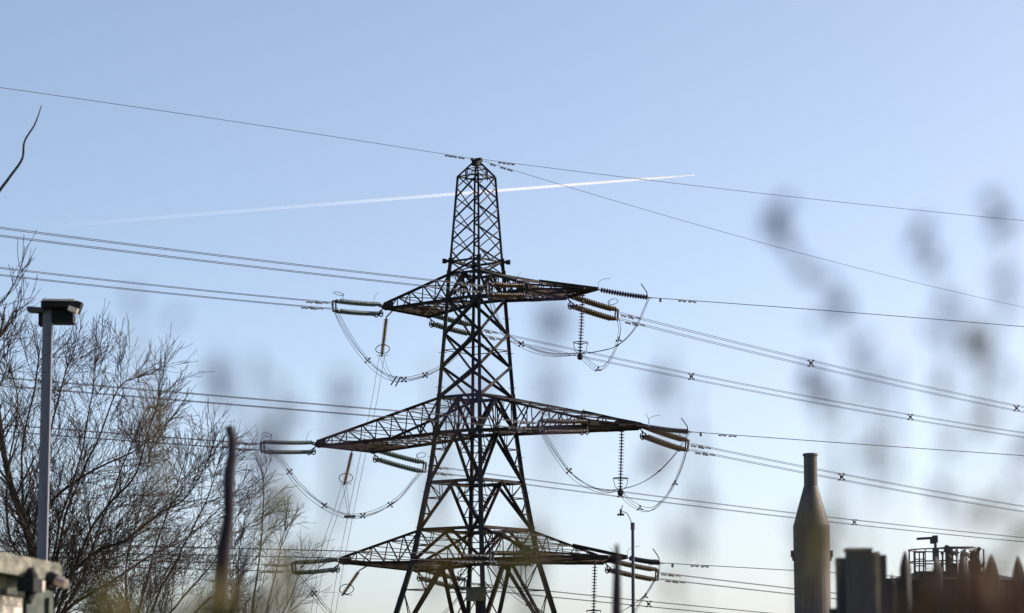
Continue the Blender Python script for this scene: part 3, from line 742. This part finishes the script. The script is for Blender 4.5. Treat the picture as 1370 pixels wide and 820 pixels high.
for a0 in (-.08,):                                              # standing seam and lugs
    for (z1, r1), (z2, r2) in (((gz, rr(47)), (zs_, rr(49))), ((zs_, rr(49)), (zn, rr(19.5))), ((zn, rr(19)), (zt - .15, rr(18.4)))):
        dx, dy = math.sin(a0), -math.cos(a0); m.bar(V((c0 + dx * r1, Y + dy * r1, z1)), V((c0 + dx * r2, Y + dy * r2, z2)), .05)
m.build('seam', M['stack_dark'], st)
for s_ in (-1, 1):
    m = MB(); z = at(1085, 741, Y).z; m.box(V((c0 + s_ * (rr(49) + .05), Y, z)), V((.09, 0, 0)), V((0, .12, 0)), V((0, 0, .18))); m.box(V((c0 + s_ * (rr(49) + .03), Y, z - .25)), V((.04, 0, 0)), V((0, .07, 0)), V((0, 0, .12))); m.build('lifting_lug', M['stack_dark'], st)

# ------------------------------------------------------------------ storage tank with railings on its roof
Y = 112; gz = ground_z(Y); cx = at(1290, 760, Y).x; s_px = Y / FPX
tk = empty('storage_tank', (cx, Y, gz), 'dark round storage tank with low roof seen over the fence', 'tank')
zt = at(1290, 777, Y).z; zr = at(1290, 765, Y).z; R_ = 106 * s_px
m = MB(); m._rings([V((cx, Y + R_, q)) for q in (gz, zt, zt + .05)], [R_, R_, R_ + .08], V((0, 0, 1)), 64)
m.build('shell', M['tank'], tk)
m = MB(); m._rings([V((cx, Y + R_, q)) for q in (zt + .05, zr, zr + .12)], [R_ + .1, R_ * .62, .3], V((0, 0, 1)), 64); m.build('roof', M['tank'], tk)
m = MB()
for i in range(64):
    t_ = i * math.tau / 64; p = V((cx + (R_ + .03) * math.cos(t_), Y + R_ + (R_ + .03) * math.sin(t_), 0)); m.bar(p + V((0, 0, gz)), p + V((0, 0, zt)), .07)
m.build('shell_ribs', M['tank'], tk)
# platform block the rail stands on
Yp = Y + 1.0; q = lambda x, y, dy=0: at(x, y, Yp + dy)
pf = MB(); a_, b_ = q(1229, 765), q(1322, 775); pf.cube(((a_.x + b_.x) / 2, Yp + 1.2, (a_.z + b_.z) / 2 - .1), b_.x - a_.x, 2.6, a_.z - b_.z + .25)
a_, b_ = q(1186, 775), q(1232, 782); pf.cube(((a_.x + b_.x) / 2, Yp + 1.2, (a_.z + b_.z) / 2 - .4), b_.x - a_.x, 2.0, 1.1)
pf.build('platform', M['tank'], tk)
rl = MB(); cxr = q(1270, 740).x; hwid = (q(1317, 740).x - q(1222, 740).x) / 2; zf = q(1270, 768).z
def rp(t_, z): return V((cxr + hwid * math.cos(t_), Yp + 1.4 + 1.3 * math.sin(t_), z))
for hgt in (1.05, .55): rl.tube([rp(math.tau * i / 40, zf + hgt) for i in range(41)], .028, 5, False)
for i in range(16): rl.tube([rp(math.tau * i / 16 + .1, zf - .1), rp(math.tau * i / 16 + .1, zf + 1.05)], .024, 5)
for x in (1224, 1230, 1236): rl.tube([q(x, 771, -.3), q(x, 739, -.3)], .03, 5)
for y in (739, 748, 757, 765): rl.tube([q(1223, y, -.3), q(1238, y, -.3)], .024, 5)
rl.tube([q(1255, 733.5, -.1), q(1270, 732, -.3), q(1302, 732, -.3), q(1316, 735, 0), q(1316.5, 770, 0)], .035, 6)
rl.build('guard_rail', M['rail'], tk)
rng = random.Random(4)
vg = empty('roof_pipework', (q(1285, 768).x, Yp, zf), 'jumble of dark valves and short pipes inside the tank roof railing', 'pipework')
pm = MB()
for i in range(34):
    x = rng.uniform(1258, 1312); y1 = rng.uniform(738, 762); p = q(x, y1, rng.uniform(-.2, .9)); r_ = rng.uniform(.05, .16)
    pm.lathe(p, p + V((rng.gauss(0, .1), 0, rng.uniform(.12, .3))), [(0, r_ * .5), (.1, r_), (.9, r_), (1, r_ * .5)], 8)
    pm.tube([V((p.x, p.y, zf - .05)), p], rng.uniform(.025, .06), 6)
for i in range(6):
    x = rng.uniform(1258, 1300); y = rng.uniform(745, 764); pm.tube([q(x, y, .2), q(x + rng.uniform(8, 22), y + rng.uniform(-3, 3), .2)], .05, 6)
pm.build('pipes', M['tank'], vg)
sh = MB()
for x, y, r_ in ((1281, 737.5, .11), (1291, 739.5, .15), (1294, 741, .10)):
    p = q(x, y, -.25); sh.lathe(p - V((0, 0, r_)), p + V((0, 0, r_)), [(0, r_ * .2), (.15, r_ * .72), (.5, r_), (.85, r_ * .72), (1, r_ * .2)], 12); sh.tube([p, V((p.x, p.y, zf))], .03, 5)
sh.build('valve_caps', M['shine'], vg)
fl = empty('tank_floodlight', q(1252, 770, -.5), 'flat lamp head on a short arm above the tank railing', 'floodlight')
m = MB(); m.tube([q(1251.5, 775, -.5), q(1251.5, 719, -.5)], .06, 8); m.cube(q(1251.5, 741, -.5), .22, .16, .5); m.build('post', M['rail'], fl)
m = MB(); m.box(q(1251, 721, -.5), V((.10, 0, 0)), V((0, .12, 0)), V((0, 0, .14))); m.box(q(1248, 724, -.5), V((.10, 0, .0)), V((0, .10, 0)), V((0, 0, .10))); m.box(q(1238, 720.2, -.5), V((.34, 0, .02)), V((0, .15, 0)), V((0, 0, .045))); m.build('lamp_head', M['rail'], fl)

# ------------------------------------------------------------------ green cabin at the lower left
Pf = at(83, 757, 17.5); z0 = Pf.z; Pn = on_level(-70, 728, z0); dn = (Pf - Pn).normalized(); ow = V((dn.y, -dn.x, 0)); up = V((0, 0, 1)); gz = -1.75
W = lambda x, y, off=0.0: on_plane(x, y, Pf + ow * off, dn)
cb = empty('green_cabin', (Pf.x - .5, Pf.y - 1, gz), 'small flaking green cabin with a mossy pale roof edge', 'cabin')
L = (Pf - Pn).length / 2; c = (Pf + Pn) / 2
m = MB(); m.box(c - ow * 1.2 + up * .004, dn * (L - .01), ow * 1.19, up * .012); m.build('roof', M['moss'], cb)
m = MB(); m.box(c - ow * .02 - up * .052, dn * L, ow * .022, up * .052); m.build('fascia_board', M['moss'], cb)
wf = W(71, 800, -.10); Lw = (wf - Pn).dot(dn) / 2; cw = Pn + dn * Lw
m = MB(); m.box(V((cw.x, cw.y, (gz + z0) / 2 - .01)) - ow * 1.2, dn * Lw, ow * 1.10, up * ((z0 - gz) / 2 - .012)); m.build('wall', M['greenwall'], cb)
m = MB()
for x in (36, 66): p_ = W(x, 800, -.085); m.box(V((p_.x, p_.y, (gz + z0) / 2 - .1)), dn * .05, ow * .014, up * ((z0 - gz) / 2 - .1))
p_ = W(-20, 776, -.07); m.box(V((p_.x, p_.y, z0 - .20)), dn * .9, ow * .02, up * .018)
m.build('wall_trim', M['greenwall'], cb)
p0, p1 = W(-6, 798, -.08), W(28, 797, -.08); c = (p0 + p1) / 2; hl = abs((p1 - p0).dot(dn)) / 2
m = MB(); m.box(V((c.x, c.y, c.z - .22)), dn * hl, ow * .010, up * .22)
for i in range(9): m.box(V((c.x, c.y, c.z - .04 - i * .045)) + ow * .014, dn * (hl - .03), ow * .005, up * .013)
m.build('vent_panel', M['plate'], cb)
q = lambda x, y, d=0: W(x, y, .10 - d)
fl = empty('cabin_floodlight', q(42, 776), 'dark floodlight bracket hanging under the cabin roof edge', 'floodlight')
m = MB(); m.lathe(q(41, 760), q(43, 785), [(0, .02), (.25, .036), (.6, .045), (1, .038)], 12); m.box(q(40, 783), dn * .10, ow * .05, up * .04); m.tube([q(42, 786), q(38, 806)], [.045, .02], 10)
m.tube([q(41, 765), W(41, 765, -.1)], .02, 8); m.build('housing', M['black'], fl)
m = MB(); m.box(q(52.5, 784), dn * .06, ow * .02, up * .034); m.build('lens', M['pale'], fl)
cc = empty('security_camera', q(68, 776), 'small tube camera with a pale pink hood at the cabin corner', 'camera')
h0, h1 = q(66, 771), at(77, 777, q(66, 771).y - .1)
m = MB(); m.lathe(h0, h1, [(0, .02), (.1, .034), (.9, .036), (1, .03)], 14); m.tube([q(66, 772), q(63, 786)], .025, 8); m.tube([W(60, 776, -.1), q(66, 775)], .014, 6); m.lathe(q(68, 776), q(70, 789), [(0, .022), (.6, .034), (1, .02)], 10); m.build('camera_body', M['black'], cc)
m = MB(); m.lathe(lerp(h0, h1, .92), at(89, 782, h1.y - .05), [(0, .029), (.9, .029), (1, .024)], 14); m.build('hood', mat('pink_hood', (.32, .25, .21), (.42, .34, .29), 20, .6), cc)

# ------------------------------------------------------------------ palisade fence, right
Y = 14.0; gz = ground_z(Y); q = lambda x, y, dy=0: at(x, y, Y + dy)
fn = empty('paling_fence', (q(1280, 800).x, Y, gz), 'fence of dark pointed palings out of focus along the bottom right', 'fence')
rng = random.Random(8)
def paling(x, ytop, wpx, parent=fn, Yd=0.0, mt='paling'):
    p = q(x, ytop, Yd); wd = wpx * Y / FPX; h = wd / 2; m = MB(); zt = p.z; t = .006
    ang = rng.uniform(-.45, .1); ax = V((math.cos(ang), math.sin(ang), 0)); ay = V((-math.sin(ang), math.cos(ang), 0)); b = V((p.x, p.y, 0))
    prof = [(-h, .016), (-h * .4, 0), (0, -.008), (h * .4, 0), (h, .016)]
    n0 = len(m.v)
    for zz_, sc_ in ((gz, 1), (zt - wd * 1.5, 1), (zt - wd * .6, .55), (zt, .08)):
        for sgn in (0, 1):
            for (x_, y_) in (prof if sgn == 0 else prof[::-1]): m.v.append(b + ax * x_ * sc_ + ay * (y_ + (t * 2 if sgn else 0)) + V((0, 0, zz_)))
    for r_ in range(3):
        for j in range(10): m.f.append([n0 + r_ * 10 + j, n0 + r_ * 10 + (j + 1) % 10, n0 + (r_ + 1) * 10 + (j + 1) % 10, n0 + (r_ + 1) * 10 + j])
    m.f.append([n0 + 30 + j for j in range(10)])
    m.build('pale', M[mt], parent)
for x, yt, wp in ((1192, 768, 9), (1212, 737, 15), (1252, 745, 13), (1288, 742, 17), (1325, 741, 19), (1362, 744, 19), (1400, 740, 17), (1438, 742, 17), (1476, 740, 17)): paling(x, yt, wp)
m = MB(); a_, b_ = q(1110, 836, .05), q(1520, 806, .05); a_ = q(1110, 822, .05)
m.box((a_ + b_) / 2, (b_ - a_) / 2, V((0, .02, 0)), V((0, 0, .03))); m.build('rail', M['paling'], fn); m = MB(); m.box((a_ + b_) / 2 - V((0, 0, 1.5)), (b_ - a_) / 2, V((0, .02, 0)), V((0, 0, .03))); m.build('rail', M['paling'], fn)
gp = empty('gate_post', (q(1150, 800).x, Y - .1, gz), 'broad squat grey timber gate post with pale worn top beside the palings', 'post')
def slab(x0, x1, y0, dy, dep, mt, nm, rz=0):
    a_, b_ = q(x0, y0, dy), q(x1, y0, dy); m = MB(); m.cube(((a_.x + b_.x) / 2, Y + dy + dep / 2, (a_.z + gz) / 2), b_.x - a_.x, dep, a_.z - gz, rz); return m.build(nm, M[mt], gp)
slab(1121, 1146, 746, -.05, .12, 'post', 'side_board'); slab(1134, 1167, 736, -.20, .10, 'post', 'front_board')
m = MB(); a_, b_ = q(1133, 733, -.21), q(1168, 737, -.21); m.cube(((a_.x + b_.x) / 2, Y - .14, (a_.z + b_.z) / 2), b_.x - a_.x, .13, .016); m.build('post_cap', M['worn_top_lit_edge'], gp)
slab(1168, 1175, 738, -.10, .10, 'worn_top_lit_edge', 'lit_edge_strip', .2); slab(1176, 1186, 742, -.08, .14, 'paling', 'side_board')  # first strip: sunlit side of the post, put in as paler colour
lone = empty('iron_paling', (q(825, 800).x, 9.4, ground_z(9.4)), 'thin dark upright paling with a violet top, in front of the bottom right cross arm', 'paling', 'lone uprights near the camera')
m = MB(); tp = at(825, 728, 9.4); m.tube([V((tp.x + .0, 9.4, ground_z(9.4))), at(825, 812, 9.4), at(825.5, 770, 9.4), at(825.5, 745, 9.4), tp], [.017, .0165, .0135, .010, .006], 8); m.build('upright', M['stalk'], lone)

# dark stalks left of the pylon
for (pts, Yk, rad, lab) in (
    ([(292, 1000), (294, 830), (299, 740), (306, 690), (306, 640), (311, 596), (306, 570)], 10.5, [.040, .031, .026, .019, .021, .0165, .0165], 'thick dark bent stalk standing blurred left of the pylon'),
    ([(300, 1010), (310, 840), (318, 790), (328, 750), (336, 722)], 8.5, [.012, .011, .010, .008, .004], 'shorter purple stalk beside the thick dark one')):
    P = [at(x, y, Yk) for x, y in pts]; b0 = V((P[0].x, Yk, ground_z(Yk))); root = empty('dead_stalk', b0, lab, 'plant stalk', 'dead stalks near the camera')
    path = crom([b0] + P, 5); k_ = len(path); rr_ = [rad[0]] + rad
    rs = [lerp(rr_[min(int(i / 5), len(rr_) - 1)], rr_[min(int(i / 5) + 1, len(rr_) - 1)], (i % 5) / 5) for i in range(k_)]
    m = MB(); m.tube(path, rs, 8); m.build('stem', M['stalk'], root, smooth=True)

# ------------------------------------------------------------------ near wildflowers, far out of focus
def blob(m, c, r, rng, n=40, k=1.2):
    for _ in range(n):
        d = V((rng.gauss(0, 1), rng.gauss(0, 1), rng.gauss(0, 1) * k)); p = c + d * (r * .36); s_ = r * rng.uniform(.12, .24)
        a = V((rng.gauss(0, 1), rng.gauss(0, 1), rng.gauss(0, 1))).normalized(); b = a.cross(V((rng.gauss(0, 1), rng.gauss(0, 1), .3))).normalized(); e_ = a.cross(b)
        n0 = len(m.v); m.v += [p + a * s_, p + b * s_ * .7, p - a * s_, p - b * s_ * .7, p + e_ * s_ * .6, p - e_ * s_ * .6]
        m.f += [[n0 + i for i in t] for t in ((0, 1, 4), (1, 2, 4), (2, 3, 4), (3, 0, 4), (1, 0, 5), (2, 1, 5), (3, 2, 5), (0, 3, 5))]
def flower(stem_px, Yk, heads, label, seed, mt='seed', srad=.00045, name='wildflower'):
    rng = random.Random(seed); Yk *= 1.28; P = [at(x, y, Yk + rng.gauss(0, .01)) for x, y in stem_px]
    b0 = V((P[-1].x + rng.uniform(-.05, .05), Yk + .05, ground_z(Yk)))
    root = empty(name, b0, label, 'wildflower', 'tall dead wildflowers close to the camera')
    path = crom(P + [b0], 7); N = len(path); m = MB(); m.tube(path, [lerp(srad * .6, srad * 2.0, i / N) for i in range(N)], 5); m.build('stem', M['stem'], root)
    bd = MB()
    for j in range(2, int(N * .75)):
        if rng.random() < .75: blob(bd, path[j] + V((rng.gauss(0, .004), rng.gauss(0, .006), rng.gauss(0, .006))), rng.uniform(.003, .0065), rng, int(rng.randint(10, 30) * (.6 + 1.3 * j / N)))
    bd.build('buds', M['seed_b' if seed % 2 else 'seed'], root)
    for h_ in heads:
        x, y, rpx = h_[:3]; mm = M[h_[3]] if len(h_) > 3 else M[mt]; c = at(x, y, Yk); m = MB(); R_ = rpx * Yk / FPX; cnt = 5.6 * (h_[4] if len(h_) > 4 else 40)
        for fr, sc_, sp in ((.45, .62, .15), (.30, .5, .75), (.25, .42, .95)): blob(m, c + V((rng.gauss(0, .6), rng.gauss(0, .5), rng.gauss(0, .8))) * R_ * sp, R_ * sc_ * 1.25, rng, int(cnt * fr * 1.3))
        j = min(range(N), key=lambda i: (path[i] - c).length); m.tube([path[min(j + 1, N - 1)], c], srad * .4, 4); m.build('seed_head', mm, root)
FL = [
 ([(1030, 285), (1060, 330), (1095, 390), (1130, 450), (1160, 520), (1185, 640), (1200, 830)], 1.25, [(1036, 292, 21, 'seed', 75), (1052, 316, 15, 'seed', 35), (1080, 360, 17, 'seed', 22), (1125, 402, 22, 'seed', 32), (1098, 430, 16, 'seed', 14), (1155, 470, 20, 'seed', 14)], 'blurred violet seed head leaning left, upper left of the right-hand flowers'),
 ([(1082, 500), (1095, 560), (1120, 700), (1130, 840)], 1.3, [(1083, 512, 22, 'seed', 55), (1094, 545, 16, 'seed', 22)], 'blurred low grey seed head under the wires right of the pylon'),
 ([(1228, 300), (1250, 350), (1265, 430), (1270, 560), (1275, 830)], 1.25, [(1232, 312, 18, 'seed', 32), (1252, 342, 18, 'seed', 26), (1268, 400, 20, 'seed', 22), (1246, 440, 16, 'seed', 14), (1258, 520, 18, 'seed_b', 22), (1268, 600, 18, 'seed_b', 26), (1258, 660, 20, 'seed', 22), (1290, 690, 18, 'seed_b', 20)], 'blurred pale spike of faint heads, second from the right edge'),
 ([(1334, 262), (1342, 340), (1335, 440), (1320, 560), (1315, 840)], 1.2, [(1331, 272, 16, 'seed', 60), (1338, 300, 17, 'seed', 60), (1344, 378, 17, 'seed', 30), (1352, 410, 14, 'seed', 14), (1311, 460, 23, 'seed_b', 85), (1338, 500, 16, 'seed', 20), (1322, 560, 19, 'seed_b', 48), (1322, 690, 20, 'seed_b', 60), (1350, 650, 16, 'seed', 18)], 'blurred tall spike with violet top and olive middle by the right edge'),
 ([(1168, 590), (1172, 650), (1160, 830)], 1.3, [(1167, 602, 17, 'seed_b', 30), (1160, 720, 15, 'seed_b', 14)], 'blurred faint olive head above the chimney neck side'),
 ([(1385, 560), (1372, 700), (1360, 840)], 1.3, [(1376, 600, 20, 'seed', 24), (1362, 715, 22, 'seed_b', 50), (1345, 745, 20, 'seed_b', 40)], 'blurred olive head low at the right edge'),
 ([(294, 478), (300, 540), (330, 660), (350, 840)], 1.2, [(294, 492, 17, 'seed', 60), (296, 528, 19, 'seed', 70)], 'blurred dark seed head above the bent stalk'),
 ([(380, 540), (372, 600), (365, 700), (372, 840)], 1.25, [(384, 552, 17, 'seed', 28), (362, 580, 20, 'seed', 38), (354, 610, 18, 'seed', 30), (372, 665, 24, 'seed_b', 80), (350, 700, 18, 'seed_b', 30)], 'blurred brown heads beside the middle left insulators'),
 ([(460, 515), (462, 600), (450, 700), (440, 840)], 1.2, [(462, 530, 18, 'seed', 22), (448, 580, 17, 'seed', 12)], 'blurred faint grey head above the middle left arm'),
 ([(640, 505), (610, 590), (585, 700), (580, 840)], 1.2, [(642, 520, 17, 'seed', 30), (610, 552, 21, 'seed', 58), (580, 655, 16, 'seed', 26), (596, 740, 20, 'seed_b', 26), (575, 780, 20, 'seed_b', 22)], 'blurred violet patch in front of the pylon body'),
 ([(736, 405), (745, 520), (740, 640), (720, 840)], 1.15, [(738, 428, 26, 'seed', 36), (745, 520, 18, 'seed', 12)], 'blurred faint head right of the pylon under the top arm'),
 ([(880, 500), (886, 640), (900, 840)], 1.2, [(882, 515, 20, 'seed', 28), (876, 610, 20, 'seed', 42), (905, 720, 20, 'seed', 22)], 'blurred head in front of the middle right insulators'),
 ([(945, 640), (940, 760), (935, 840)], 1.25, [(942, 665, 18, 'seed', 24), (900, 780, 18, 'seed_b', 30)], 'blurred small head low between pylon and chimney'),
 ([(175, 385), (190, 520), (200, 700), (195, 840)], 1.25, [(178, 398, 15, 'seed', 12), (240, 425, 15, 'seed', 14), (205, 560, 18, 'seed_b', 22), (215, 640, 20, 'seed_b', 28)], 'blurred faint heads in front of the bare trees'),
]
for i, (st_, Yk, hd, lab) in enumerate(FL): flower(st_, Yk, hd, lab, 100 + i)

def leafy(name, label, Yk, leaves, seed, mt, group=None):
    rng = random.Random(seed); c0_ = at(leaves[0][0], 900, Yk); b0 = V((c0_.x, Yk, ground_z(Yk))); root = empty(name, b0, label, 'plant', group)
    sm, lf = MB(), MB()
    for (x, y, rpx, n) in leaves:
        c = at(x, y, Yk); sm.tube(crom([b0, lerp(b0, c, .6) + V((rng.gauss(0, .03), 0, 0)), c], 5), [.003] * 10 + [.001], 5)
        R = rpx * Yk / FPX
        for _ in range(n):
            p = c + V((rng.gauss(0, .5), rng.gauss(0, .8), rng.gauss(0, .5))) * R; s_ = rng.uniform(.010, .026)
            a = V((rng.gauss(0, .5), rng.gauss(0, .5), 1)).normalized(); b = a.cross(V((rng.gauss(0, 1), .3, 1))).normalized(); nn = a.cross(b)
            n0 = len(lf.v); lf.v += [p - a * s_, p + b * s_ * .26 + nn * s_ * .1, p + a * s_, p - b * s_ * .26 + nn * s_ * .1, p]
            lf.f += [[n0, n0 + 1, n0 + 4], [n0 + 1, n0 + 2, n0 + 4], [n0 + 2, n0 + 3, n0 + 4], [n0 + 3, n0, n0 + 4]]
    sm.build('stems', M['stem'], root); lf.build('leaves', M[mt], root)
leafy('leafy_plant', 'blurred olive leaves in front of the bottom right arm root', 1.5, [(692, 745, 24, 7), (712, 738, 16, 3)], 51, 'leaf', 'leafy plants close to the camera')
leafy('leafy_plant', 'blurred yellow green leaves over the chimney body', 1.5, [(1087, 712, 18, 7), (1080, 740, 14, 3)], 52, 'leaf', 'leafy plants close to the camera')
leafy('leafy_plant', 'blurred olive and yellow growth along the bottom left', 1.7, [(160, 825, 30, 10), (290, 815, 30, 14), (380, 800, 34, 10), (225, 838, 34, 12), (400, 760, 24, 5), (340, 832, 34, 14)], 53, 'leaf', 'leafy plants close to the camera')
leafy('dry_bramble', 'blurred warm brown bramble leaves over the right-hand fence', 2.1, [(1240, 826, 34, 18), (1290, 818, 38, 24), (1345, 818, 38, 22), (1290, 850, 56, 60), (1210, 848, 40, 40), (1310, 775, 26, 10), (1262, 780, 22, 8), (1350, 775, 20, 6)], 54, 'leaf_dry', 'leafy plants close to the camera')
